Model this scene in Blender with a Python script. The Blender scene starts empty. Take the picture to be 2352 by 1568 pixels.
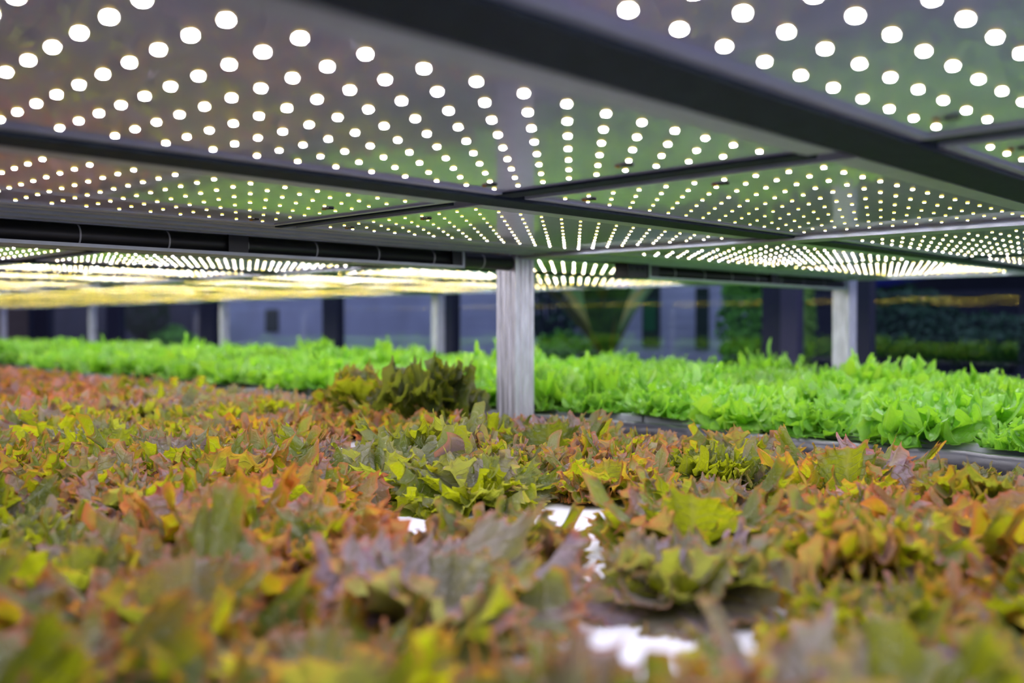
import bpy, math, random
import numpy as np
from mathutils import Matrix, Vector

# ------------------------------------------------------------------ camera, world, exposure
S = 0.17            # metres per unit (1 unit = height of the lamp plane above the lens)
Z0 = 1.30           # height of the lens above the floor
SC = bpy.context.scene
COL = SC.collection
FPX = 2200.0
YAW = math.atan(2164 / FPX)
PITCH = math.atan(41 / FPX)
cyw, syw = math.cos(YAW), math.sin(YAW)
Fv = Vector((cyw * math.cos(PITCH), syw * math.cos(PITCH), -math.sin(PITCH)))
Rv = Vector((syw, -cyw, 0))
Uv = Rv.cross(Fv)
camd = bpy.data.cameras.new('camera')
cam = bpy.data.objects.new('camera', camd)
COL.objects.link(cam)
cam.matrix_world = Matrix(((Rv.x, Uv.x, -Fv.x, 0), (Rv.y, Uv.y, -Fv.y, 0), (Rv.z, Uv.z, -Fv.z, Z0), (0, 0, 0, 1)))
camd.sensor_width = 36
camd.lens = FPX / 2352 * 36
camd.clip_start = 0.02
camd.clip_end = 200
camd.dof.use_dof = True
camd.dof.focus_distance = 9.0 * S
camd.dof.aperture_fstop = 2.4
camd.dof.aperture_blades = 0
SC.camera = cam

w = bpy.data.worlds.new('world')
SC.world = w
w.use_nodes = True
w.node_tree.nodes['Background'].inputs[0].default_value = (0.50, 0.55, 0.95, 1)
w.node_tree.nodes['Background'].inputs[1].default_value = 0.8
SC.view_settings.view_transform = 'Standard'
SC.view_settings.look = 'None'
SC.view_settings.exposure = 0.4
SC.view_settings.gamma = 1
SC.view_settings.use_curve_mapping = False
SC.cycles.use_denoising = True
SC.cycles.sample_clamp_indirect = 30
SC.cycles.sample_clamp_direct = 0
SC.cycles.max_bounces = 5
SC.cycles.transparent_max_bounces = 12
SC.cycles.caustics_reflective = False
SC.cycles.caustics_refractive = False
SC.cycles.use_light_tree = True
SC.cycles.adaptive_threshold = 0.05

LED_FACE = 560.0
LED_SIDE = 100.0


# ------------------------------------------------------------------ helpers
def P(a, b, z=0.0):
    """rack coordinates (along the cross beams, along the bed, above the lens) to metres"""
    return Vector((a * S, b * S, Z0 + z * S))


def to_px(v):
    d = v - Vector((0, 0, Z0))
    k = d.dot(Fv)
    if k < 1e-3:
        return None
    return 1176 + FPX * d.dot(Rv) / k, 784 - FPX * d.dot(Uv) / k, k


def nodes(name):
    m = bpy.data.materials.new(name)
    m.use_nodes = True
    nt = m.node_tree
    for n in list(nt.nodes):
        nt.nodes.remove(n)
    out = nt.nodes.new('ShaderNodeOutputMaterial')
    return m, nt, out


def pbr(name, col, rough=0.5, metal=0.0, spec=0.5, coat=0.0, noise=0.0, nscale=20.0, bump=0.0, bscale=60.0, stretch=None, coat_rough=0.03):
    m, nt, out = nodes(name)
    b = nt.nodes.new('ShaderNodeBsdfPrincipled')
    b.inputs['Roughness'].default_value = rough
    b.inputs['Metallic'].default_value = metal
    b.inputs['Specular IOR Level'].default_value = spec
    b.inputs['Coat Weight'].default_value = coat
    b.inputs['Coat Roughness'].default_value = coat_rough
    b.inputs['Coat IOR'].default_value = 1.4
    b.inputs['Base Color'].default_value = (*col, 1)
    nt.links.new(b.outputs[0], out.inputs[0])
    tc = nt.nodes.new('ShaderNodeTexCoord')
    mp = nt.nodes.new('ShaderNodeMapping')
    nt.links.new(tc.outputs['Object'], mp.inputs[0])
    if stretch:
        mp.inputs['Scale'].default_value = stretch
    if noise > 0:
        n = nt.nodes.new('ShaderNodeTexNoise')
        n.inputs['Scale'].default_value = nscale
        n.inputs['Detail'].default_value = 6
        nt.links.new(mp.outputs[0], n.inputs['Vector'])
        r = nt.nodes.new('ShaderNodeMapRange')
        r.inputs['From Min'].default_value = 0.3
        r.inputs['From Max'].default_value = 0.7
        r.inputs['To Min'].default_value = 1 - noise
        r.inputs['To Max'].default_value = 1 + noise
        nt.links.new(n.outputs['Fac'], r.inputs['Value'])
        mx = nt.nodes.new('ShaderNodeVectorMath')
        mx.operation = 'SCALE'
        mx.inputs[0].default_value = col
        nt.links.new(r.outputs[0], mx.inputs['Scale'])
        nt.links.new(mx.outputs[0], b.inputs['Base Color'])
    if bump > 0:
        n = nt.nodes.new('ShaderNodeTexNoise')
        n.inputs['Scale'].default_value = bscale
        n.inputs['Detail'].default_value = 4
        nt.links.new(mp.outputs[0], n.inputs['Vector'])
        bp = nt.nodes.new('ShaderNodeBump')
        bp.inputs['Strength'].default_value = bump
        bp.inputs['Distance'].default_value = 0.004
        nt.links.new(n.outputs['Fac'], bp.inputs['Height'])
        nt.links.new(bp.outputs[0], b.inputs['Normal'])
    return m


def emit(name, col, strength):
    m, nt, out = nodes(name)
    e = nt.nodes.new('ShaderNodeEmission')
    e.inputs[0].default_value = (*col, 1)
    e.inputs[1].default_value = strength
    nt.links.new(e.outputs[0], out.inputs[0])
    return m


def leaf_material(name, rg, rr, rp, tg, tr, edge_col, vein_col, mixf, gloss_rough=0.28):
    """rg/rr/rp reflected green, red, purple; tg/tr light passing through"""
    m, nt, out = nodes(name)
    N, Lk = nt.nodes.new, nt.links.new

    def math_(op, a, b=None, clamp=False):
        n = N('ShaderNodeMath')
        n.operation = op
        n.use_clamp = clamp
        for i, v in enumerate((a, b)):
            if v is None:
                continue
            if isinstance(v, (int, float)):
                n.inputs[i].default_value = v
            else:
                Lk(v, n.inputs[i])
        return n.outputs[0]

    def mix(f, a, b):
        n = N('ShaderNodeMix')
        n.data_type = 'RGBA'
        if isinstance(f, (int, float)):
            n.inputs[0].default_value = f
        else:
            Lk(f, n.inputs[0])
        for i, v in ((6, a), (7, b)):
            if isinstance(v, tuple):
                n.inputs[i].default_value = (*v, 1)
            else:
                Lk(v, n.inputs[i])
        return n.outputs[2]

    at = N('ShaderNodeAttribute')
    at.attribute_name = 'leaf'
    sep = N('ShaderNodeSeparateColor')
    Lk(at.outputs['Color'], sep.inputs[0])
    s_, t_, rnd = sep.outputs[0], sep.outputs[1], sep.outputs[2]
    oi = N('ShaderNodeObjectInfo')
    osep = N('ShaderNodeSeparateColor')
    Lk(oi.outputs['Color'], osep.inputs[0])
    redness, purple = osep.outputs[0], osep.outputs[1]
    tc = N('ShaderNodeTexCoord')
    nz = N('ShaderNodeTexNoise')
    nz.inputs['Scale'].default_value = 22
    nz.inputs['Detail'].default_value = 3
    Lk(tc.outputs['Object'], nz.inputs['Vector'])
    nz2 = N('ShaderNodeTexNoise')
    nz2.inputs['Scale'].default_value = 160
    nz2.inputs['Detail'].default_value = 4
    Lk(tc.outputs['Object'], nz2.inputs['Vector'])
    t3 = math_('POWER', t_, 5.0)
    red = math_('ADD', redness, math_('MULTIPLY', t3, 0.6))
    red = math_('ADD', red, math_('MULTIPLY', nz.outputs['Fac'], 1.5))
    red = math_('ADD', red, math_('MULTIPLY', rnd, 0.7))
    red = math_('ADD', red, math_('MULTIPLY', nz2.outputs['Fac'], 0.5))
    red = math_('SUBTRACT', red, 2.15, True)
    pur = math_('MULTIPLY', math_('ADD', purple, math_('SUBTRACT', math_('MULTIPLY', rnd, 1.3), 0.75)), 1.0, True)  # purple pigment; mauve on random leaves also paints in the lavender sheen
    # veins: midrib and branching side veins from the leaf's own coordinates
    sa = math_('ABSOLUTE', math_('SUBTRACT', s_, 0.5))
    mid = math_('SUBTRACT', 1.0, math_('MULTIPLY', sa, 38.0), True)
    vv = math_('SUBTRACT', math_('MULTIPLY', t_, 6.5), math_('MULTIPLY', sa, 9.0))
    vv = math_('ADD', vv, math_('MULTIPLY', nz.outputs['Fac'], 0.9))
    fr = math_('ABSOLUTE', math_('SUBTRACT', math_('FRACT', vv), 0.5))
    lat = math_('SUBTRACT', 1.0, math_('MULTIPLY', fr, 11.0), True)
    vor = N('ShaderNodeTexVoronoi')
    vor.feature = 'DISTANCE_TO_EDGE'
    vor.inputs['Scale'].default_value = 115
    Lk(tc.outputs['Object'], vor.inputs['Vector'])
    net = math_('SUBTRACT', 1.0, math_('MULTIPLY', vor.outputs['Distance'], 7.0), True)
    vein = math_('MAXIMUM', math_('MAXIMUM', mid, math_('MULTIPLY', lat, 0.85)), math_('MULTIPLY', net, 0.2))
    edge = math_('MULTIPLY', math_('SUBTRACT', t_, 0.965), 26.0, True)
    edge = math_('MULTIPLY', edge, math_('MULTIPLY', redness, 1.4, True))
    refl = mix(red, rg, rr)
    refl = mix(math_('MULTIPLY', pur, 0.9), refl, rp)
    refl = mix(math_('MULTIPLY', edge, 0.9), refl, edge_col)
    refl = mix(math_('MULTIPLY', vein, 0.55), refl, vein_col)
    tran = mix(red, tg, tr)
    tran = mix(math_('MULTIPLY', pur, 0.5), tran, tuple(0.6 * x for x in rp))
    tran = mix(math_('MULTIPLY', edge, 0.8), tran, tuple(min(1, 1.15 * x) for x in edge_col))
    tran = mix(math_('MULTIPLY', vein, 0.25), tran, vein_col)
    deep = osep.outputs[2]
    refl = mix(math_('MULTIPLY', deep, 0.75), refl, (0.02, 0.035, 0.015))
    tran = mix(math_('MULTIPLY', deep, 0.65), tran, (0.03, 0.06, 0.01))
    bh = math_('ADD', math_('MULTIPLY', vein, -0.55), math_('MULTIPLY', nz2.outputs['Fac'], 0.7))
    bp = N('ShaderNodeBump')
    bp.inputs['Strength'].default_value = 0.9
    bp.inputs['Distance'].default_value = 0.003
    Lk(bh, bp.inputs['Height'])
    pb = N('ShaderNodeBsdfPrincipled')
    pb.inputs['Roughness'].default_value = gloss_rough
    pb.inputs['Specular IOR Level'].default_value = 0.7
    Lk(refl, pb.inputs['Base Color'])
    Lk(bp.outputs[0], pb.inputs['Normal'])
    tl = N('ShaderNodeBsdfTranslucent')
    Lk(tran, tl.inputs[0])
    Lk(bp.outputs[0], tl.inputs['Normal'])
    ms = N('ShaderNodeMixShader')
    ms.inputs[0].default_value = mixf
    Lk(pb.outputs[0], ms.inputs[1])
    Lk(tl.outputs[0], ms.inputs[2])
    Lk(ms.outputs[0], out.inputs[0])
    return m


class MB:
    """collects plain shapes, links them as ONE mesh object"""

    def __init__(self):
        self.v, self.f, self.m = [], [], []

    def box(self, lo, hi, mi=0, faces='all'):
        x0, y0, z0 = lo
        x1, y1, z1 = hi
        n = len(self.v)
        self.v += [(x0, y0, z0), (x1, y0, z0), (x1, y1, z0), (x0, y1, z0), (x0, y0, z1), (x1, y0, z1), (x1, y1, z1), (x0, y1, z1)]
        F = [(0, 3, 2, 1), (4, 5, 6, 7), (0, 1, 5, 4), (1, 2, 6, 5), (2, 3, 7, 6), (3, 0, 4, 7)]
        for q in F:
            self.f.append(tuple(n + i for i in q))
            self.m.append(mi)
        return self

    def prism(self, prof, axis, a, b, mi=0):
        """profile of (u, v) pairs swept along axis 'x' (u=y, v=z) or 'y' (u=x, v=z) or 'z' (u=x, v=y)"""
        n = len(self.v)
        k = len(prof)
        for t in (a, b):
            for u, v in prof:
                self.v.append((t, u, v) if axis == 'x' else (u, t, v) if axis == 'y' else (u, v, t))
        for i in range(k):
            j = (i + 1) % k
            self.f.append((n + i, n + j, n + k + j, n + k + i))
            self.m.append(mi)
        self.f.append(tuple(n + i for i in range(k)))
        self.f.append(tuple(n + k + i for i in reversed(range(k))))
        self.m += [mi, mi]
        return self

    def tube(self, p0, p1, r, seg=24, mi=0, r1=None):
        p0, p1 = Vector(p0), Vector(p1)
        d = (p1 - p0).normalized()
        u = d.orthogonal().normalized()
        w_ = d.cross(u)
        n = len(self.v)
        r1 = r if r1 is None else r1
        for p, rr in ((p0, r), (p1, r1)):
            for i in range(seg):
                a = 2 * math.pi * i / seg
                self.v.append(tuple(p + u * (rr * math.cos(a)) + w_ * (rr * math.sin(a))))
        for i in range(seg):
            j = (i + 1) % seg
            self.f.append((n + i, n + j, n + seg + j, n + seg + i))
            self.m.append(mi)
        self.f.append(tuple(n + i for i in reversed(range(seg))))
        self.f.append(tuple(n + seg + i for i in range(seg)))
        self.m += [mi, mi]
        return self

    def build(self, name, mats, parent=None, bevel=0.0, smooth=False):
        me = bpy.data.meshes.new(name)
        me.from_pydata(self.v, [], self.f)
        if not isinstance(mats, (list, tuple)):
            mats = [mats]
        for q in mats:
            me.materials.append(q)
        me.polygons.foreach_set('material_index', self.m)
        if smooth:
            me.polygons.foreach_set('use_smooth', [True] * len(self.f))
        me.update()
        o = bpy.data.objects.new(name, me)
        COL.objects.link(o)
        if parent is not None:
            o.parent = parent
        if bevel > 0:
            md = o.modifiers.new('bevel', 'BEVEL')
            md.width = bevel
            md.segments = 2
            md.limit_method = 'ANGLE'
        return o


def tag(o, label=None, cat=None, group=None, kind=None):
    if label:
        o['label'] = label
    if cat:
        o['category'] = cat
    if group:
        o['group'] = group
    if kind:
        o['kind'] = kind
    return o


def empty(name, loc=(0, 0, 0)):
    o = bpy.data.objects.new(name, None)
    o.location = loc
    o.empty_display_size = 0.05
    COL.objects.link(o)
    return o


def copy_tree(o, parent=None):
    c = o.copy()
    COL.objects.link(c)
    c.parent = parent
    for ch in list(o.children):
        copy_tree(ch, c)
    return c


# ------------------------------------------------------------------ materials
M = {}
M['board'] = pbr('lamp_board_solder_mask', (0.42, 0.43, 0.70), 0.30, 0.0, 0.3, coat=0.65, coat_rough=0.012, noise=0.06, nscale=60)
M['aluminium'] = pbr('aluminium_extrusion', (0.42, 0.46, 0.54), 0.6, 0.1, noise=0.08, nscale=30)
M['rimgrey'] = pbr('grey_satin_rim', (0.46, 0.50, 0.60), 0.4, 0.0, 0.5, noise=0.08, nscale=30)
M['dark_bar'] = pbr('dark_powder_coat', (0.024, 0.034, 0.052), 0.65, 0.0, 0.12, bump=0.15, bscale=900, noise=0.2, nscale=60)
M['galv'] = pbr('galvanised_steel', (0.54, 0.54, 0.61), 0.42, 0.6, noise=0.22, nscale=30, stretch=(2.5, 2.5, 0.5), bump=0.2, bscale=70)
M['pipe'] = pbr('black_pipe', (0.012, 0.012, 0.013), 0.42, 0.0, 0.4, noise=0.4, nscale=40, stretch=(0.2, 2, 2))
M['ring'] = pbr('pipe_ring', (0.42, 0.42, 0.44), 0.4)
M['black'] = pbr('black_plastic', (0.006, 0.006, 0.008), 0.5)
M['amber'] = pbr('amber_capacitor', (0.55, 0.25, 0.03), 0.35)
M['pin'] = pbr('tinned_pin', (0.6, 0.6, 0.6), 0.3, 0.9)
M['liner'] = pbr('black_pond_liner', (0.018, 0.018, 0.028), 0.33, 0.0, 0.6, bump=0.6, bscale=30, noise=0.2)
M['foam'] = pbr('white_foam', (0.58, 0.59, 0.68), 0.6, bump=0.12, bscale=400)
M['tray'] = pbr('grey_tray', (0.10, 0.10, 0.12), 0.6)
M['floor'] = pbr('grey_floor_coating', (0.10, 0.10, 0.13), 0.35, noise=0.15, nscale=3)
M['frame'] = pbr('dark_window_frame', (0.018, 0.022, 0.045), 0.45)
M['frame2'] = pbr('grey_window_frame', (0.07, 0.065, 0.11), 0.45)
M['brown'] = pbr('brown_wall', (0.16, 0.12, 0.10), 0.7, noise=0.1, nscale=4)
M['plaster'] = pbr('grey_plaster', (0.10, 0.11, 0.17), 0.8, noise=0.05, nscale=4)
M['sponge'] = pbr('grey_sponge', (0.25, 0.25, 0.23), 0.9, bump=0.4, bscale=300)
M['led_body'] = pbr('lamp_body_white', (0.8, 0.78, 0.7), 0.4)
M['led'] = emit('lamp_face', (0.95, 0.92, 1.0), LED_FACE)
M['led_glow'] = emit('lamp_side_glow', (1.0, 0.70, 0.07), 3.5)
M['phosphor'] = emit('lamp_phosphor', (1.0, 0.80, 0.14), LED_SIDE)
for q_ in ('phosphor', 'led_glow'):
    M[q_].cycles.emission_sampling = 'NONE'
M['red_leaf'] = leaf_material('red_lettuce_leaf', (0.075, 0.115, 0.010), (0.24, 0.05, 0.025), (0.33, 0.235, 0.37),
                              (0.50, 0.55, 0.008), (0.80, 0.27, 0.02), (0.55, 0.13, 0.05), (0.46, 0.40, 0.14), 0.56)
M['green_leaf'] = leaf_material('green_lettuce_leaf', (0.15, 0.38, 0.03), (0.30, 0.52, 0.04), (0.30, 0.6, 0.15),
                                (0.40, 0.80, 0.03), (0.62, 0.86, 0.04), (0.3, 0.6, 0.05), (0.35, 0.65, 0.15), 0.42, 0.26)

# ------------------------------------------------------------------ layout constants (units)
PA, PB = 0.2813, 0.2435            # lamp pitch
NA, NB = 15, 10
ROW_END = [8.30, 5.07, 1.88, -1.30]
BAY = 13.85
RACK_A = [0.0, 9.83]             # shift of the two racks
COLS = [1.03, 5.76]              # first lamp of each panel along the cross beams
N_BAYS = [3, 5]

# ------------------------------------------------------------------ LED panels
led_rng = random.Random(8)
OCT = [(math.cos(k * math.pi / 4 + .39), math.sin(k * math.pi / 4 + .39)) for k in range(8)]


def led_box(mb, a, b, z, hw):
    """square lamp body with a shallow cavity: bright floor, phosphor-yellow cavity walls"""
    x, y, zz = P(a, b, z)
    t = 0.0012
    dep = led_rng.uniform(0.00006, 0.00017)
    n = len(mb.v)
    hw *= 1.08
    for h, q in ((hw, zz), (hw, zz - t), (hw * .86, zz - t), (hw * .86, zz - t + dep)):
        mb.v += [(x + h * c, y + h * s_, q) for c, s_ in OCT]
    mb.f.append(tuple(n + 24 + i for i in reversed(range(8))))
    mb.m.append(0)
    for lvl, mi in ((0, 3), (8, 2), (16, 1)):
        for i in range(8):
            j = (i + 1) % 8
            mb.f.append((n + lvl + i, n + lvl + 8 + i, n + lvl + 8 + j, n + lvl + j))
            mb.m.append(mi)


led_mesh = None


def panel(rack, bay, col, row, detail, label, group):
    a0 = COLS[col] + RACK_A[rack]
    b1 = ROW_END[row] + bay * BAY
    b0 = b1 - (NB - 1) * PB
    a1 = a0 + (NA - 1) * PA
    root = empty('led_panel', P((a0 + a1) / 2, (b0 + b1) / 2, 1.0))
    inv = -root.location
    tag(root, label, 'grow light', group)
    mb = MB()
    lo, hi = P(a0 - 0.2, b0 - 0.24, 1.0), P(a1 + 0.2, b1 + 0.16, 1.03)
    mb.box(lo + inv, hi + inv)
    mb.build('board', M['board'], root)
    # thin aluminium lip round the board
    fr = MB()
    l, h = P(a0 - 0.26, b0 - 0.34, 0.985) + inv, P(a1 + 0.26, b1 + 0.24, 1.045) + inv
    d, d2 = 0.19 * S, 0.12 * S
    fr.box(l, (h.x, l.y + d, h.z)).box((l.x, h.y - d2, l.z), h).box((l.x, l.y + d, l.z), (l.x + d * .3, h.y - d2, h.z)).box((h.x - d * .3, l.y + d, l.z), (h.x, h.y - d2, h.z))
    fr.build('rim', M['rimgrey'], root)
    pts = [(a0 + i * PA, b0 + j * PB) for i in range(NA) for j in range(NB)]
    singles = []
    if detail:
        vis = []
        for q in pts:
            c = to_px(P(q[0], q[1], 1.0))
            if c and -40 < c[0] < 2392 and -40 < c[1] < 1600:
                vis.append((c[2], q))
        vis.sort()
        singles = [q for _, q in vis[:100]]
        global led_mesh
        for q in singles:
            if led_mesh is None:
                m_ = MB()
                led_box(m_, 0, 0, 0, 0.0022)
                m_.v = [(x, y, z - Z0) for x, y, z in m_.v]
                o = m_.build('led', [M['led'], M['phosphor'], M['led_body'], M['led_glow']], root)
                led_mesh = o.data
            else:
                o = bpy.data.objects.new('led', led_mesh)
                COL.objects.link(o)
                o.parent = root
            o.location = P(q[0], q[1], 1.0) + inv
    ss = set(singles)
    rest = [q for q in pts if q not in ss]
    if rest:
        mb = MB()
        for q in rest:
            led_box(mb, q[0], q[1], 1.0, 0.0022)
        mb.v = [tuple(Vector(v) + inv) for v in mb.v]
        o = mb.build('led_grid', [M['led'], M['phosphor'], M['led_body'], M['led_glow']], root)
        o['kind'] = 'stuff'
    if detail:
        side = a1 + 0.02 if col == 0 else a0 - 0.02
        sg = -1 if col == 0 else 1
        for bb in (b0 + 3.45 * PB, b0 + 8.45 * PB):
            c = P(side - 0.12 * sg + 0.30 * sg, bb, 1.0) + inv
            ch = MB()
            ch.box((c.x - .004, c.y - .006, c.z - .0022), (c.x + .004, c.y + .006, c.z))
            for k in range(4):
                yy = c.y - .0045 + k * .003
                ch.box((c.x - .006, yy - .0006, c.z - .0012), (c.x + .006, yy + .0006, c.z), 1)
            ch.build('driver_chip', [M['black'], M['pin']], root)
            cp = MB()
            cp.box((c.x - .002, c.y + .010, c.z - .0025), (c.x + .002, c.y + .014, c.z), 0)
            cp.box((c.x - .002, c.y + .014, c.z - .0018), (c.x + .002, c.y + .0155, c.z), 1)
            cp.build('capacitor', [M['amber'], M['pin']], root)
    return root


ORD = ['first', 'second', 'third', 'fourth', 'fifth', 'sixth', 'seventh', 'eighth', 'ninth', 'tenth']
RN = ['row against the pipe channel', 'second row in front of the channel', 'third row in front of the channel', 'fourth row in front of the channel']
BN = ['this side of main post', 'just beyond main post', 'two bays beyond main post', 'three bays beyond main post', 'four bays beyond main post']
for rack in range(2):
    for bay in range(N_BAYS[rack]):
        for row in range(4):
            for col in range(2):
                a0 = COLS[col] + RACK_A[rack]
                b1 = ROW_END[row] + bay * BAY
                seen = False
                for aa in np.linspace(a0 - .2, a0 + 4, 6):
                    for bb in np.linspace(b1 - 2.3, b1 + .2, 5):
                        c = to_px(P(aa, bb, 1.0))
                        if c and -60 < c[0] < 2412 and -60 < c[1] < 1600:
                            seen = True
                near = rack == 0 and bay == 0
                if not seen and not (near and row == 3):
                    continue
                if not seen:
                    continue
                lab = 'LED board over %s lettuce, %s row, %s half, %s' % ('red' if rack == 0 else 'green', ORD[row], 'near' if col == 0 else 'far', BN[bay])
                panel(rack, bay, col, row, near and row < 3, lab, 'LED boards above the red lettuce' if rack == 0 else 'LED boards above the green lettuce')

# ------------------------------------------------------------------ racks: posts, rails, bars, added sky-blocking tray
POST_A = [9.98, 20.55]


def fluted(cx, cy, hw, mb, z0, z1):
    g = hw * 0.10
    prof = []
    pts = [(-1, -1), (1, -1), (1, 1), (-1, 1)]
    for k in range(4):
        x0, y0 = pts[k]
        x1, y1 = pts[(k + 1) % 4]
        nx, ny = (y1 - y0) / 2, -(x1 - x0) / 2
        for t, d in ((0, 0), (.16, 0), (.20, 1), (.30, 1), (.34, 0), (.46, 0), (.49, .6), (.53, .6), (.56, 0), (.68, 0), (.72, 1), (.80, 1), (.84, 0)):
            prof.append((cx + hw * (x0 + (x1 - x0) * t) - nx * g * d, cy + hw * (y0 + (y1 - y0) * t) - ny * g * d))
    mb.prism(prof, 'z', z0, z1)


for rack in range(2):
    shift = RACK_A[rack]
    root = empty('grow_rack', (0, 0, 0) if rack == 0 else (RACK_A[1] * S, 0, 0))
    inv = -root.location
    tag(root, 'grey steel rack with the large in-focus post, standing over the red lettuce' if rack == 0 else
        'grey steel rack of thin posts over the green lettuce, nearest the windows', 'rack')
    bmax = -3.9 + N_BAYS[rack] * BAY
    # posts
    for k in range(N_BAYS[rack]):
        b = 9.75 + k * BAY
        if rack == 0 and k > 0:
            continue
        mb = MB()
        p = P(POST_A[rack], b) + inv
        fluted(p.x, p.y, 0.193 * S if rack == 0 or k == 0 else 0.15 * S, mb, 0, Z0 + 1.02 * S)
        mb.build('post', M['galv'], root)
    a_lo, a_hi = 0.7 + shift, 9.86 + shift
    for k in range(N_BAYS[rack]):
        b0 = -4.2 + k * BAY
        # rail along the outer edge
        r = MB()
        for (x0, x1, z0, z1) in ((9.86, 10.22, 0.93, 1.12),):
            l, h = P(x0 + shift, b0, z0) + inv, P(x1 + shift, b0 + BAY - .02, z1) + inv
            q = (h.z - l.z) / 5
            d = 0.02 * S
            prof = [(l.x, l.z), (h.x, l.z), (h.x, h.z), (l.x, h.z), (l.x, l.z + 4 * q), (l.x + d, l.z + 3.8 * q), (l.x + d, l.z + 3.2 * q), (l.x, l.z + 3 * q),
                    (l.x, l.z + 2 * q), (l.x + d, l.z + 1.8 * q), (l.x + d, l.z + 1.2 * q), (l.x, l.z + 1 * q)]
            r.prism(prof, 'y', l.y, h.y)
        r.build('side_rail', M['aluminium'], root, bevel=0.0008)
        # cross rail under the bay end, a grooved extrusion beside the pipe channel
        r = MB()
        bb = b0 + 4.2
        l, h = P(a_lo, bb + 8.62, 0.985) + inv, P(a_hi, bb + 9.42, 1.12) + inv
        n = 5
        wd = (h.y - l.y) / n
        prof = [(h.y, h.z), (l.y, h.z)]
        for i in range(n):
            y = l.y + i * wd
            zz = l.z + (i % 2) * 0.02 * S - i * .004 * S
            prof += [(y, zz), (y + wd * .80, zz), (y + wd * .85, zz + .035 * S), (y + wd * .97, zz + .035 * S)]
        prof.append((h.y, l.z))
        r.prism(prof, 'x', l.x, h.x)
        r.build('cross_rail', M['aluminium'], root, bevel=0.0006)
        # dark bars between the rows of boards
        for (c0, c1) in ((5.27, 5.60), (2.07, 2.46), (-1.31, -0.98)):
            r = MB()
            l, h = P(a_lo, bb + c0, 0.958) + inv, P(a_hi + .05, bb + c1, 1.06) + inv
            r.box(l, h)
            r.build('cross_bar', M['dark_bar'], root, bevel=0.0012)
        # dark strips between the two boards of a row
        for (c0, c1) in ((5.95, 8.6), (2.72, 5.27), (-.5, 2.05)):
            r = MB()
            wd = .19 if c0 == 2.72 else (.07 if c0 > 5 else .10)
            r.box(P(5.17 + shift + (.19 - wd), bb + c0, 0.982) + inv, P(5.36 + shift, bb + c1, 1.03) + inv)
            r.build('gap_strip', M['dark_bar'], root)
        # unseen tray added above the lamps to keep the sky out of the gaps
        r = MB()
        r.box(P(a_lo, b0 + .1, 1.13) + inv, P(a_hi + .3, b0 + BAY - .1, 1.6) + inv)
        r.build('sky_block_tray', M['tray'], root)

# ------------------------------------------------------------------ pipe channels
def channel(rack, bay, a0, a1, label, brackets, stub):
    shift = 0
    b = 9.5 + bay * BAY
    root = empty('pipe_channel', P((a0 + a1) / 2, b, 0.745))
    inv = -root.location
    tag(root, label, 'channel', 'pipe channels hung below the lamp racks')
    c = MB()
    l, h = P(a0, b, 0.745) + inv, P(a1, b + .42, 0.985) + inv
    t = 0.012 * S
    lip0, lip1 = 0.035 * S, 0.018 * S
    c.box(l, (h.x, h.y, l.z + t))
    c.box((l.x, l.y, l.z + t), (h.x, l.y + t, l.z + lip0))
    c.box((l.x, h.y - t, l.z + t), (h.x, h.y, h.z - t))
    c.box((l.x, l.y, h.z - t), h)
    c.box((l.x, l.y, h.z - lip1), (h.x, l.y + t, h.z - t))
    c.build('channel', M['aluminium'], root)
    e = MB()
    for x in (l.x, h.x - .035 * S):
        e.box((x, l.y - .004 * S, l.z + lip0 * .9), (x + .035 * S, l.y + t, h.z - lip1 * .8))
    e.build('end_plate', M['aluminium'], root)
    p = MB()
    cy, cz, rr = l.y + .16 * S, (l.z + h.z) / 2, .108 * S
    p.tube((l.x - (stub[0]) * S, cy, cz), (h.x + stub[1] * S, cy, cz), rr, 40)
    pp = p.build('pipe', M['pipe'], root, smooth=False)
    for f in pp.data.polygons:
        f.use_smooth = len(f.vertices) == 4
    a = 0.98
    while a < a1 + stub[1]:
        if a > a0 - stub[0]:
            q = P(a, b, 0) + inv
            rg = MB()
            rg.tube((q.x, cy, cz), (q.x + .018 * S, cy, cz), rr * 1.012, 40)
            rg.build('joint_ring', M['ring'], pp)
        a += 0.91
    for x in brackets:
        q0, q1 = P(x, b, 0) + inv, P(x + .24, b, 0) + inv
        bk = MB()
        bk.box((q0.x, l.y + t * 1.2, l.z + t), (q1.x, l.y + .05 * S, h.z - t))
        bk.build('bracket', M['black'], root)
    return root


channel(0, 0, -0.5, 8.75, 'long open channel with a ringed black pipe, ending at the main post', [5.28, 8.55], (0, 1.0))
channel(1, 0, 12.9, 20.1, 'shorter blurred pipe channel meeting the post at the right', [12.95, 16.9], (0, .15))
# black connector box on the second channel
jb = MB()
jb.box((-.27 * S, -.14 * S, -.13 * S), (.27 * S, .14 * S, .13 * S))
for i in range(3):
    jb.tube(((-.15 + .15 * i) * S, -.14 * S, .02 * S), ((-.15 + .15 * i) * S, -.155 * S, .02 * S), .035 * S, 12)
o = jb.build('connector_box', M['black'], bevel=0.002)
o.location = P(12.62, 9.66, 0.87)
tag(o, 'black connector box at the left end of the shorter channel', 'box')

# ------------------------------------------------------------------ lettuce
def vnoise(x, seed, amp=1.0):
    r = np.random.RandomState(seed)
    out = np.zeros_like(x)
    for k in range(5):
        out += np.sin(x * r.uniform(1.5, 9) + r.uniform(0, 6.28)) / 5
    return out * amp


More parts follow.
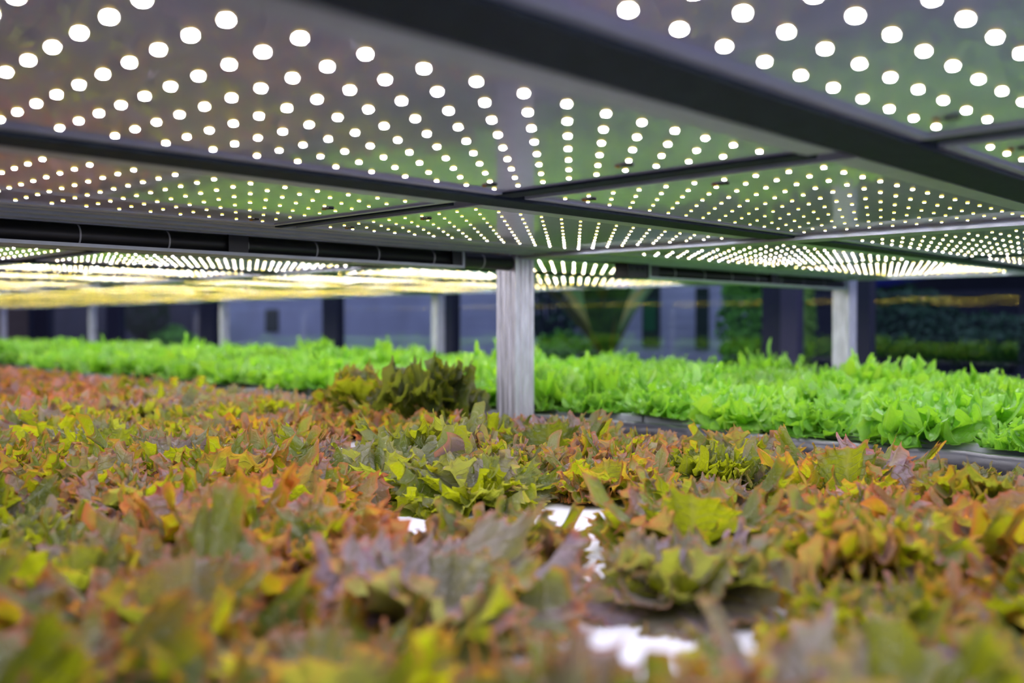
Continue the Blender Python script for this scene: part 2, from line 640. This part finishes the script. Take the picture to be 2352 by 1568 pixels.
def leaf_mesh(seed, ns, nt, L, wid, phimax, e0, curl, r1, r2, tooth, nteeth, cup, base_r):
    r = np.random.RandomState(seed)
    s = np.linspace(-1, 1, ns)
    t = 1 - (1 - np.linspace(0, 1, nt)) ** 1.45
    Sg, T = np.meshgrid(s, t, indexing='ij')
    phi = Sg * phimax
    lob = 0.82 + 0.18 * np.cos(phi * 1.1) + vnoise(Sg * 1.6, seed + 1, 0.16)
    a, b_, c_, d_, ph = r.uniform(0, 6.28, 5)
    warp = Sg + 0.035 * np.sin(Sg * 9 + ph)
    # pointed marginal teeth of uneven height
    hts = r.uniform(.2, 1.0, 80) ** 1.3
    pos = np.clip(nteeth * (warp + 1.2) / 2, 0, 78)
    fi = np.floor(pos).astype(int)
    tri = 1 - np.abs(2 * (pos - fi) - 1)
    sp = tri ** 1.7 * hts[fi]
    R = L * lob * (1 - .45 * tooth + tooth * 1.5 * sp * T ** 13)
    rho = T * R
    wm = wid * (0.16 + 0.84 * np.clip(T / 0.55, 0, 1) ** 1.2)
    x = rho * np.sin(phi) * wm
    y = rho * (np.cos(phi) * .70 + .30)
    k1, k2, k3 = r.uniform(2.2, 3.6), r.uniform(6.5, 9.5), r.uniform(15, 20)
    z = r1 * L * T ** 2.4 * np.sin(np.pi * k1 * Sg + a)
    w2 = T ** 4.5 * (.65 + .35 * np.sin(Sg * 5 + c_))
    z += r2 * L * w2 * np.sin(np.pi * k2 * warp + b_)
    y += r2 * .30 * L * w2 * T ** 3 * np.cos(np.pi * k2 * warp + b_)
    z += r2 * .38 * L * T ** 9 * np.sin(np.pi * k3 * warp + d_)
    x += r2 * .35 * L * T ** 9 * np.cos(np.pi * k3 * warp + d_)
    z += tooth * .7 * L * sp * T ** 9 * np.sin(np.pi * k2 * .5 * warp + c_)
    # blistered surface
    z += 0.018 * L * np.sin(T * 30 + vnoise(Sg * 5, seed + 3, 3)) * np.cos(Sg * 22 + vnoise(T * 5, seed + 5, 3)) * T
    z += cup * x * x / L
    # midrib crease
    z -= 0.05 * L * np.exp(-(Sg / 0.09) ** 2) * T * (1 - T * .7)
    # bend along the spine
    yy = np.linspace(-0.3 * L, 1.7 * L, 200)
    th = e0 - curl * np.clip(yy / L, 0, 2)
    dr, dh = np.cos(th), np.sin(th)
    st = yy[1] - yy[0]
    sr, sh = np.cumsum(dr) * st, np.cumsum(dh) * st
    i0 = np.argmin(abs(yy))
    sr -= sr[i0]
    sh -= sh[i0]
    X = base_r + np.interp(y, yy, sr) - z * np.sin(np.interp(y, yy, th))
    H = np.interp(y, yy, sh) + z * np.cos(np.interp(y, yy, th))
    V = np.stack([X, x, H], -1).reshape(-1, 3)
    uv = np.stack([(Sg + 1) / 2, T], -1).reshape(-1, 2)
    idx = np.arange(ns * nt).reshape(ns, nt)
    Fc = np.stack([idx[:-1, :-1], idx[1:, :-1], idx[1:, 1:], idx[:-1, 1:]], -1).reshape(-1, 4)
    return V, uv, Fc


def head_mesh(name, mat, seed, n, ns, nt, L0, L1, r1, r2, tooth, e_in, e_out, wid, loose=1.0, curl=(.5, 1.0), phimax=1.5, nteeth=9):
    r = np.random.RandomState(seed)
    Vs, Fs, As = [], [], []
    off = 0
    for i in range(n):
        u = (i + .5) / n
        L = (L0 + (L1 - L0) * u ** .7) * r.uniform(.88, 1.15)
        e0 = math.radians(e_in + (e_out - e_in) * u ** .9 + r.uniform(-9, 9) * loose)
        V, uv, Fc = leaf_mesh(seed * 97 + i, ns, nt, L, wid * r.uniform(.9, 1.2), phimax, e0, curl[0] + (curl[1] - curl[0]) * u + r.uniform(-.2, .3),
                              r1 * r.uniform(.7, 1.3), r2 * r.uniform(.7, 1.3), tooth, nteeth * r.uniform(.8, 1.25), r.uniform(-.2, .35), .004 + .008 * u)
        tw = r.uniform(-.35, .35)
        # twist round the spine, then turn to its place in the rosette
        c, s_ = math.cos(tw), math.sin(tw)
        Y = V[:, 1] * c
        V[:, 2] += V[:, 1] * s_ * .6
        V[:, 1] = Y
        az = i * 2.39996 + r.uniform(-.25, .25)
        c, s_ = math.cos(az), math.sin(az)
        V = np.stack([V[:, 0] * c - V[:, 1] * s_, V[:, 0] * s_ + V[:, 1] * c, np.maximum(V[:, 2], .002 + .0005 * i)], 1)
        Vs.append(V)
        Fs.append(Fc + off)
        rr = r.uniform()
        As.append(np.concatenate([uv, np.full((len(V), 1), rr), np.ones((len(V), 1))], 1))
        off += len(V)
    V, Fc, A = np.concatenate(Vs), np.concatenate(Fs), np.concatenate(As)
    me = bpy.data.meshes.new(name)
    me.vertices.add(len(V))
    me.vertices.foreach_set('co', V.astype(np.float32).ravel())
    me.loops.add(Fc.size)
    me.loops.foreach_set('vertex_index', Fc.astype(np.int32).ravel())
    me.polygons.add(len(Fc))
    me.polygons.foreach_set('loop_start', np.arange(0, Fc.size, 4, dtype=np.int32))
    me.polygons.foreach_set('use_smooth', np.ones(len(Fc), dtype=bool))
    at = me.attributes.new('leaf', 'FLOAT_COLOR', 'POINT')
    at.data.foreach_set('color', A.astype(np.float32).ravel())
    me.materials.append(mat)
    me.update(calc_edges=True)
    return me


RED = [head_mesh('red_lettuce', M['red_leaf'], 11 + k, 14, 330, 26, .064, .104, .17, .15, .085, 68, 12, 1.2, 1.5, curl=(.1, .9), phimax=1.55, nteeth=44) for k in range(6)]
FRILL = [head_mesh('red_lettuce', M['red_leaf'], 51 + k, 22, 300, 22, .045, .086, .20, .22, .11, 78, 16, 1.15, 1.6, curl=(.2, 1.0), phimax=1.55, nteeth=46) for k in range(2)]
TALL = head_mesh('red_lettuce', M['red_leaf'], 81, 8, 320, 26, .11, .145, .18, .20, .09, 86, 60, 1.0, 1.4, curl=(.3, .8), nteeth=46)
GREEN = [head_mesh('green_lettuce', M['green_leaf'], 31 + k, 13, 170, 16, .058, .092, .20, .22, .05, 76, 12, 1.15, 1.4, curl=(.2, 1.0), phimax=1.5, nteeth=22) for k in range(4)]

BED_Z = {'red': -1.56, 'green': -1.36}
rng = random.Random(5)


def place(me, kind, a, b, z, sc, rz, color, label, group, tilt=0.0, slim=1.0):
    o = bpy.data.objects.new(kind + '_lettuce', me)
    COL.objects.link(o)
    o.location = P(a, b, z)
    o.rotation_euler = (rng.uniform(-.1, .1) + tilt, rng.uniform(-.1, .1), rz)
    o.scale = (sc * slim, sc * slim, sc * rng.uniform(.94, 1.08))
    o.color = (*color, 1)
    tag(o, label, 'lettuce', group)
    return o


def ordw(n):
    o = ORD + ['eleventh', 'twelfth', 'thirteenth', 'fourteenth', 'fifteenth', 'sixteenth', 'seventeenth', 'eighteenth', 'nineteenth', 'twentieth']
    t = ['twenty', 'thirty', 'forty', 'fifty', 'sixty']
    if n < 20:
        return o[n]
    k = n + 1
    tens, un = divmod(k, 10)
    return (t[tens - 2] + '-' + ORD[un - 1]) if un else {3: 'thirtieth', 4: 'fortieth', 5: 'fiftieth', 6: 'sixtieth'}[tens]


def shade_word(rd, pu):
    if pu > .75:
        return 'purple'
    if rd < .25:
        return 'yellow-green'
    if rd < .5:
        return 'olive-bronze'
    if rd < .72:
        return 'bronze-red'
    return 'deep red'


def visible_head(a, b, ztop, zbase, rad):
    best = False
    for da in (-rad, 0, rad):
        for zz in (ztop, zbase):
            c = to_px(P(a + da, b - da, zz))
            if c and c[2] > .25 and -60 < c[0] < 2412 and c[1] < 1700:
                best = True
    return best


# red bed
SPECIAL = []
red_rows = [9.0 - 1.15 * i for i in range(8)]


def hit(x, y, z):
    d = Fv * FPX + Rv * (x - 1176) + Uv * (784 - y)
    return d.x / d.z * z, d.y / d.z * z


GAPS = []
for gx, gy, gr, gs in ((1262, 1200, .4, .93), (912, 1185, .5, .88), (800, 1415, .42, 1), (1505, 1560, .36, 1), (830, 1030, .5, .93)):
    q = hit(gx, gy, BED_Z['red'])
    GAPS += [(q[0], q[1], gr), (q[0] * gs, q[1] * gs, gr)]
HOLES = {'red': [], 'green': []}
for ri, a in enumerate(red_rows):
    k = 0
    b = -0.4 + (ri % 2) * .6
    cells = []
    while b < 31:
        if math.hypot(a, b) > 2.2 and visible_head(a, b, -1.1, -1.7, .7):
            if min(math.hypot(a - g[0], b - g[1]) - g[2] for g in GAPS) > 0:
                cells.append(b)
        b += 1.17
    # numbered from the end of the row nearest the right side of the photograph
    for ci, b in enumerate(cells):
        c = to_px(P(a, b, -1.2))
        rd = min(1, max(0, rng.gauss(.52, .22)))
        pu = rng.random() ** 2.6
        me = rng.choice(RED + FRILL)
        sc = rng.uniform(.86, 1.18) * (.84 if ri == 0 else .93 if ri == 1 else 1)
        px, py = (c[0], c[1]) if c else (0, 0)
        if 780 < px < 1130 and 960 < py < 1160:
            rd, pu, me = .08, .1, RED[rng.randrange(6)]
        if 1230 < px < 1680 and 1220 < py < 1520:
            rd, pu, me = .45, 1.0, RED[2]
        if px < 300 and 820 < py < 930:
            rd = .85
            me = FRILL[rng.randrange(2)]
        HOLES['red'].append((a, b))
        lab = '%s loose-leaf lettuce, %s row back from the black liner edge, %s from the right' % (shade_word(rd, pu), ordw(ri), ordw(ci))
        place(me, 'red', a + rng.uniform(-.08, .08), b + rng.uniform(-.08, .08), BED_Z['red'] + .01, sc, rng.uniform(0, 6.28), (rd, pu, rng.random() ** 2.5 * .6), lab,
              'red lettuces in the near bed')
# tall plants rising by the post
place(TALL, 'red', 9.1, 10.75, BED_Z['red'] + .01, 1.42, 1.0, (.15, .2, .9), 'tall dark green and red lettuce standing up just left of the main post', 'red lettuces in the near bed', slim=.72)
place(TALL, 'red', 9.0, 12.1, BED_Z['red'] + .01, 1.25, 3.4, (.45, .2, .45), 'tall bronze lettuce left of the dark tall one by the post', 'red lettuces in the near bed', slim=.72)

# green bed
green_rows = [11.08 + 1.15 * i for i in range(8)]
for ri, a in enumerate(green_rows):
    b = 2.0 + (ri % 2) * .58
    cells = []
    while b < 58:
        if visible_head(a, b, -.8, -1.2, .5):
            cells.append(b)
        b += 1.17 if b < 30 else 1.6
    for ci, b in enumerate(cells):
        if len(HOLES['green']) >= 298:
            break
        HOLES['green'].append((a, b))
        sc = rng.uniform(.9, 1.25)
        zs = rng.uniform(1.25, 1.6) if rng.random() < .14 else 1.0
        lab = 'bright green lettuce, %s row behind the black liner, %s from the right' % (ordw(ri), ordw(ci))
        place(rng.choice(GREEN), 'green', a + rng.uniform(-.1, .1), b + rng.uniform(-.1, .1), BED_Z['green'] + .01, sc, rng.uniform(0, 6.28),
              (rng.uniform(.1, .9), rng.uniform(0, .5), rng.random() ** 3 * .3), lab, 'green lettuces in the far bed').scale.z *= zs
print('red', len(HOLES['red']), 'green', len(HOLES['green']))

# ------------------------------------------------------------------ beds and foam boards
def bed(kind, a0, a1, b0, b1, ztop, label, under):
    root = empty('grow_bed', P((a0 + a1) / 2, (b0 + b1) / 2, ztop - .9))
    inv = -root.location
    tag(root, label, 'bed')
    m_ = MB()
    m_.box(P(a0, b0, ztop - .9) + inv, P(a1, b1, under) + inv)
    m_.build('trough', M['tray'], root)
    # liner: a sheet rolled over the rim, with soft ripples, along each long side
    for (aa, sg) in ((a0, 1), (a1, -1)):
        n = 260
        prof = []
        for i in range(17):
            t = i / 16
            if t < .35:
                prof.append((-.10, -.75 + t / .35 * .62))
            elif t < .75:
                q = (t - .35) / .4 * math.pi
                prof.append((-.10 + .13 * (1 - math.cos(q)), -.13 + .12 * math.sin(q)))
            else:
                prof.append((.16 + (t - .75) * .3, -.13 - (t - .75) * .3))
        vs, fs = [], []
        rs = np.random.RandomState(3)
        bs = np.linspace(b0, b1, n)
        rp = vnoise(bs * 1.3, 7, .05) + vnoise(bs * .3, 8, .05)
        for j, bb in enumerate(bs):
            for i, (u, v) in enumerate(prof):
                q = P(aa + sg * (u + rp[j] * (.5 if i > 8 else 1)), bb, ztop + v + rp[j] * .3) + inv
                vs.append(tuple(q))
        k = len(prof)
        for j in range(n - 1):
            for i in range(k - 1):
                fs.append((j * k + i, j * k + i + 1, (j + 1) * k + i + 1, (j + 1) * k + i))
        mm = MB()
        mm.v, mm.f, mm.m = vs, fs, [0] * len(fs)
        o = mm.build('liner', M['liner'], root, smooth=True)
        md = o.modifiers.new('thickness', 'SOLIDIFY')
        md.thickness = .002
    return root


bed('red', 0.25, 9.62, -4, 34, BED_Z['red'] + .05, 'black-lined bed carrying the red lettuces in the foreground', BED_Z['red'] - .10)
bed('green', 10.42, 20.2, -4, 62, BED_Z['green'] + .03, 'raised black-lined bed carrying the bright green lettuces behind', BED_Z['green'] - .05)


def boards(kind, a0, a1, na, b0, b1, nb, z, where):
    da, db = (a1 - a0) / na, (b1 - b0) / nb
    th = .10
    base = MB()
    g = .02
    lo, hi = (-da / 2 * S + g * S, -db / 2 * S + g * S, -th * S), (da / 2 * S - g * S, db / 2 * S - g * S, 0)
    base.box(lo, hi)
    me = None
    for i in range(na):
        for j in range(nb):
            c = P(a0 + (i + .5) * da, b0 + (j + .5) * db, z)
            vis = False
            for ua in (-.5, 0, .5):
                for ub in (-.5, 0, .5):
                    q = to_px(P(a0 + (i + .5 + ua) * da, b0 + (j + .5 + ub) * db, z))
                    if q and -100 < q[0] < 2452 and q[1] < 1900 and q[2] > .3:
                        vis = True
            if not vis:
                continue
            if me is None:
                o = base.build('foam_board', M['foam'], bevel=.002)
                me = o.data
            else:
                o = bpy.data.objects.new('foam_board', me)
                COL.objects.link(o)
                md = o.modifiers.new('bevel', 'BEVEL')
                md.width = .002
            o.location = c
            tag(o, 'white foam raft under the %s lettuces, %s strip from the windows, %s from the right' % (kind, ordw(na - 1 - i), ordw(j)), 'board',
                'foam rafts in the %s bed' % ('near' if kind == 'red' else 'far'))


boards('red', .5, 9.4, 4, -3.5, 33, 8, BED_Z['red'], '')
boards('green', 11.0, 20.0, 3, -3.5, 61, 11, BED_Z['green'] + .05, '')

# ------------------------------------------------------------------ the room
def struct(o):
    o['kind'] = 'structure'
    return o


AW = 27.0
WB0, WB1 = -14.5, 79.5
mb = MB()
mb.box((-2.5, -2.5, -.1), (AW * S + .05, WB1 * S, 0))
struct(mb.build('floor', M['floor']))
mb = MB()
mb.box((-2.0, 79.6 * S, 0), (AW * S, 79.6 * S + .1, 3.2))
struct(mb.build('wall_left', M['brown']))
mb = MB()
mb.box((-2.1, -2.5, 0), (-2.0, 79.6 * S + .1, 3.2))
struct(mb.build('wall_front_added', M['plaster']))  # unseen wall added behind the lens to block open sky from window reflections

# glass
m, nt, out = nodes('window_glass')
tr = nt.nodes.new('ShaderNodeBsdfTransparent')
tr.inputs[0].default_value = (0.93, 0.95, 1.0, 1)
gl = nt.nodes.new('ShaderNodeBsdfGlossy')
gl.inputs['Roughness'].default_value = 0.0
fr = nt.nodes.new('ShaderNodeFresnel')
fr.inputs[0].default_value = 1.55
ad = nt.nodes.new('ShaderNodeMath')
ad.operation = 'MULTIPLY'
ad.use_clamp = True
ad.inputs[1].default_value = 2.8
nt.links.new(fr.outputs[0], ad.inputs[0])
ms = nt.nodes.new('ShaderNodeMixShader')
nt.links.new(ad.outputs[0], ms.inputs[0])
nt.links.new(tr.outputs[0], ms.inputs[1])
nt.links.new(gl.outputs[0], ms.inputs[2])
nt.links.new(ms.outputs[0], out.inputs[0])
M['glass'] = m



def wb(x):
    d = Fv + Rv * ((x - 1176) / FPX)
    return AW * d.y / d.x


# each window: opening between two uprights; the uprights' own widths
ups = [(79.5, 79), (wb(84), wb(118)), (wb(250), wb(281)), (wb(466), wb(497)), (wb(748), wb(783)), (wb(1029), wb(1049)), (wb(1757), wb(1802)), (wb(1974), wb(2004)), (-14, -14.5)]
for i in range(len(ups) - 1):
    h1, h0 = ups[i]
    g1, g0 = ups[i + 1]
    hm, gm = (h1 + h0) / 2, (g1 + g0) / 2
    root = empty('window_%d' % (i + 1), P(AW, (hm + gm) / 2, -1.35))
    struct(root)
    inv = -root.location
    f = MB()
    f.box(P(AW - .2, h0, -1.6) + inv, P(AW + .2, hm, 8) + inv)
    f.box(P(AW - .2, gm, -1.6) + inv, P(AW + .2, g1, 8) + inv)
    f.box(P(AW - .2, g1, -1.6) + inv, P(AW + .2, h0, -1.36) + inv)
    f.box(P(AW - .2, g1, 7.6) + inv, P(AW + .2, h0, 8) + inv)
    f.build('window_frame', M['frame'], root)
    if i == 6:
        f = MB()
        f.box(P(AW - .3, wb(1842), -1.6) + inv, P(AW + .1, wb(1803), 8) + inv)
        f.build('door_frame', M['frame2'], root)
    g = MB()
    g.v = [tuple(P(AW, gm, 7.8) + inv), tuple(P(AW, hm, 7.8) + inv), tuple(P(AW, hm, -1.5) + inv), tuple(P(AW, gm, -1.5) + inv)]
    g.f = [(0, 1, 2, 3)]
    g.m = [0]
    g.build('pane', M['glass'], root)
mb = MB()
mb.box(P(AW - .35, WB0, -7.6), P(AW + .2, WB1, -1.6))
struct(mb.build('wall_back', M['frame2']))
mb = MB()
mb.box(P(AW - .2, WB0, 8), P(AW + .2, WB1, 11))
struct(mb.build('trim_1', M['frame2']))

# ------------------------------------------------------------------ outdoors, seen through the glass
M['facade'] = pbr('blue_grey_cladding', (0.72, 0.80, 0.92), 0.6, noise=0.12, nscale=2)
M['slot'] = pbr('dark_slot', (0.015, 0.05, 0.02), 0.4)
M['slotgreen'] = pbr('green_blind', (0.01, 0.20, 0.04), 0.5)
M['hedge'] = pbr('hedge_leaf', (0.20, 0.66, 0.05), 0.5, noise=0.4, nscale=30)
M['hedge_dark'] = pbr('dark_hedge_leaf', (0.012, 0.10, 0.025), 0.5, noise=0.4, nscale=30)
M['palm'] = pbr('palm_leaf', (0.14, 0.36, 0.03), 0.45, noise=0.4, nscale=10)
M['palm_y'] = pbr('yellow_palm_leaf', (0.42, 0.42, 0.03), 0.45)
M['ground'] = pbr('paved_ground', (0.07, 0.08, 0.10), 0.8, noise=.2, nscale=2)
M['tarp'] = pbr('blue_tarpaulin', (0.03, 0.05, 0.42), 0.45, bump=.5, bscale=5)
M['dwall'] = pbr('dark_grey_wall', (0.03, 0.04, 0.06), 0.7, noise=.3, nscale=2)
M['lightstrip'] = pbr('pale_hedge_leaf', (0.38, 0.75, 0.10), 0.5)

mb = MB()
mb.box((AW * S + .05, -4, -.12), (AW * S + 9, 40, -.02))
struct(mb.build('ground', M['ground']))


def at(x, A):
    """point on the plane a = A seen at pixel column x -> b"""
    k = (x - 1176) / FPX
    d = Fv + Rv * k
    return A * d.y / d.x


def zat(x, y, A):
    d = Fv * FPX + Rv * (x - 1176) + Uv * (784 - y)
    return A * d.z / d.x


FA = 42.0
root = empty('building', P(FA, at(1100, FA), -7.5))
inv = -root.location
tag(root, 'blue-grey clad building with narrow dark slots seen through the windows', 'building')
mb = MB()
bl, br = at(500, FA), at(1678, FA)
z0, z1 = -7.8, 14
nsl = 40
for i in range(nsl):
    q0 = z0 + (z1 - z0) * i / nsl
    q1 = z0 + (z1 - z0) * (i + 1) / nsl
    mb.box(P(FA, br, q0) + inv, P(FA + 3, bl, q1 - .04) + inv)
    mb.box(P(FA + .06, br, q1 - .04) + inv, P(FA + 3, bl, q1) + inv)
mb.build('cladding', M['facade'], root)
for (x0, x1, y0, y1, mt) in ((1478, 1516, 640, 795, 'slot'), (1600, 1628, 660, 800, 'slot'), (612, 640, 710, 762, 'slot'), (1483, 1509, 690, 760, 'slotgreen')):
    b0, b1 = at(x1, FA), at(x0, FA)
    za, zb = zat((x0 + x1) / 2, y1, FA), zat((x0 + x1) / 2, y0, FA)
    q = MB()
    dd = .12 if mt == 'slot' else .2
    q.box(P(FA - dd, b0, za) + inv, P(FA + .1, b1, zb) + inv)
    q.build('slot_window' if mt == 'slot' else 'green_blind', M[mt], root)

# dark rear wall behind the garden at the right and at the left
for (xa, xb, A_, mt, nm, lab) in ((1680, 3200, 44, 'dwall', 'garden_wall', 'dark garden wall behind the shrubs at the right'),
                                  (-700, 520, 44, 'dwall', 'garden_wall', 'dark garden wall behind the leftmost windows')):
    mb = MB()
    b1, b0 = at(xa, A_), at(xb, A_)
    if nm and xa < 0:
        b1 = 140
    mb.box((0, -(b1 - b0) / 2 * S, -.1), (.3, (b1 - b0) / 2 * S, 4.2))
    o = mb.build(nm, M[mt])
    o.location = (A_ * S, (b0 + b1) / 2 * S, 0)
    tag(o, lab, 'wall')


def shrub(name, a, b, zc, ra, rb, rz, mat, n, label, seed, leafsize=.07, cat='shrub'):
    r = np.random.RandomState(seed)
    mm = MB()
    for i in range(n):
        d = r.normal(size=3)
        d /= np.linalg.norm(d)
        rad = r.uniform(.55, 1.0) ** .5 * (1 + .18 * math.sin(d[0] * 5 + seed) * math.cos(d[2] * 6))
        c = np.array([d[0] * ra, d[1] * rb, d[2] * rz]) * rad * S
        u = r.normal(size=3)
        u /= np.linalg.norm(u)
        v = np.cross(u, d)
        v /= max(1e-6, np.linalg.norm(v))
        l, wd = leafsize * r.uniform(.6, 1.3), leafsize * r.uniform(.25, .45)
        nrm = np.cross(u, v)
        k = len(mm.v)
        for (p, q, h) in ((-.5, 0, 0), (-.15, .5, .12), (.5, 0, 0), (-.15, -.5, .12)):
            mm.v.append(tuple(c + u * p * l + v * q * wd * 2 + nrm * h * l))
        mm.f.append((k, k + 1, k + 2, k + 3))
        mm.m.append(0)
    root = empty(name, (a * S, b * S, 0))
    tag(root, label, cat)
    o = mm.build('foliage', mat, root)
    o.location = (0, 0, Z0 + zc * S)
    st = MB()
    st.tube((0, 0, -.02), (0, 0, Z0 + zc * S), .03, 10)
    for i in range(6):
        an = i * 1.05
        st.tube((0, 0, (Z0 + zc * S) * .5), (math.cos(an) * ra * S * .6, math.sin(an) * rb * S * .6, Z0 + zc * S), .012, 8)
    st.build('trunk', M['dwall'], root)
    return root


G = 'shrubs in the garden outside'
shrub('shrub', 36, at(1290, 36), -2.6, 1.5, 3.0, 2.0, M['hedge'], 1500, 'low green shrub behind glass, just right of the main post', 1)
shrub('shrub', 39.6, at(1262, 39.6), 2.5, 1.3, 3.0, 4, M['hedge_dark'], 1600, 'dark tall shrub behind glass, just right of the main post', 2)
shrub('shrub', 37, at(1718, 37), 0, 1.2, 1.25, 5.5, M['hedge'], 2600, 'bright green column shrub left of the doubled window frame', 3)
shrub('shrub', 37, at(1828, 37), 0, 1.0, .55, 5.5, M['lightstrip'], 2400, 'pale green narrow shrub between doubled frame and right post', 4)
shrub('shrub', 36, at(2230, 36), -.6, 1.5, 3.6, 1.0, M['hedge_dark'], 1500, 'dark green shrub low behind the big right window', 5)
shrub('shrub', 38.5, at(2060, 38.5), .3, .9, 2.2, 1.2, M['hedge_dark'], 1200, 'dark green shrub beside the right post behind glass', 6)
shrub('shrub', 38, at(400, 38), -2.3, 1.5, 3.5, 2.0, M['hedge'], 1500, 'green shrub behind the window right of the second thin frame', 7)
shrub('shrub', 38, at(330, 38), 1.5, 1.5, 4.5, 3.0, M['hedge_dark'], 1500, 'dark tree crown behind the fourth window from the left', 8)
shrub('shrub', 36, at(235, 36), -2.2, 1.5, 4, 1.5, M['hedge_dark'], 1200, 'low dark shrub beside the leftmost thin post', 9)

# palm with upright arching leaves
pa = 35.0
pb_ = at(1392, pa)
root = empty('palm', (pa * S, pb_ * S, 0))
tag(root, 'young palm with upright green and yellow leaves outside the glass', 'palm')
tr_ = MB()
tr_.tube((0, 0, -.02), (0, 0, Z0 - 1.9 * S), .07, 14, r1=.05)
tr_.build('trunk', M['hedge_dark'], root)
rr = random.Random(3)
for i in range(13):
    az = i * 2.4
    ln = rr.uniform(.75, 1.15)
    mm = MB()
    lean = rr.uniform(.15, .75)
    wv = Vector((-math.sin(az), math.cos(az), 0))
    for k in range(9):
        t = k / 8
        r0 = lean * t * ln + .15 * t * t * ln
        c = Vector((math.cos(az) * r0, math.sin(az) * r0, Z0 - 1.9 * S + ln * (t - .28 * t * t * (lean + .4))))
        wd = .085 * math.sin(math.pi * (t * .9 + .08)) + .004
        mm.v += [tuple(c - wv * wd + Vector((0, 0, .012))), tuple(c), tuple(c + wv * wd + Vector((0, 0, .012)))]
    for k in range(8):
        for j in range(2):
            q = k * 3 + j
            mm.f.append((q, q + 1, q + 4, q + 3))
            mm.m.append(0)
    o = mm.build('frond', M['palm_y'] if i % 3 == 0 else M['palm'], root)
    md = o.modifiers.new('thickness', 'SOLIDIFY')
    md.thickness = .003

# blue tarpaulin stretched in the garden at the right
A_ = 41.5
mm = MB()
n1, n2 = 18, 10
bl, br = at(1990, A_), at(2700, A_)
for i in range(n1):
    for j in range(n2):
        u, v = i / (n1 - 1), j / (n2 - 1)
        zl = 1.0 + 1.1 * math.sin(u * 3.0 + .4) + v * 7
        mm.v.append((.35 * S * math.sin(u * 9) + .25 * S * math.sin(v * 7 + u * 4), (bl + (br - bl) * u - (bl + br) / 2) * S, Z0 + zl * S))
for i in range(n1 - 1):
    for j in range(n2 - 1):
        q = i * n2 + j
        mm.f.append((q, q + 1, q + n2 + 1, q + n2))
        mm.m.append(0)
o = mm.build('tarpaulin', M['tarp'], smooth=True)
o.location = (A_ * S, (bl + br) / 2 * S, 0)
md = o.modifiers.new('thickness', 'SOLIDIFY')
md.thickness = .004
tag(o, 'deep blue tarpaulin hanging behind the big right window', 'tarpaulin')
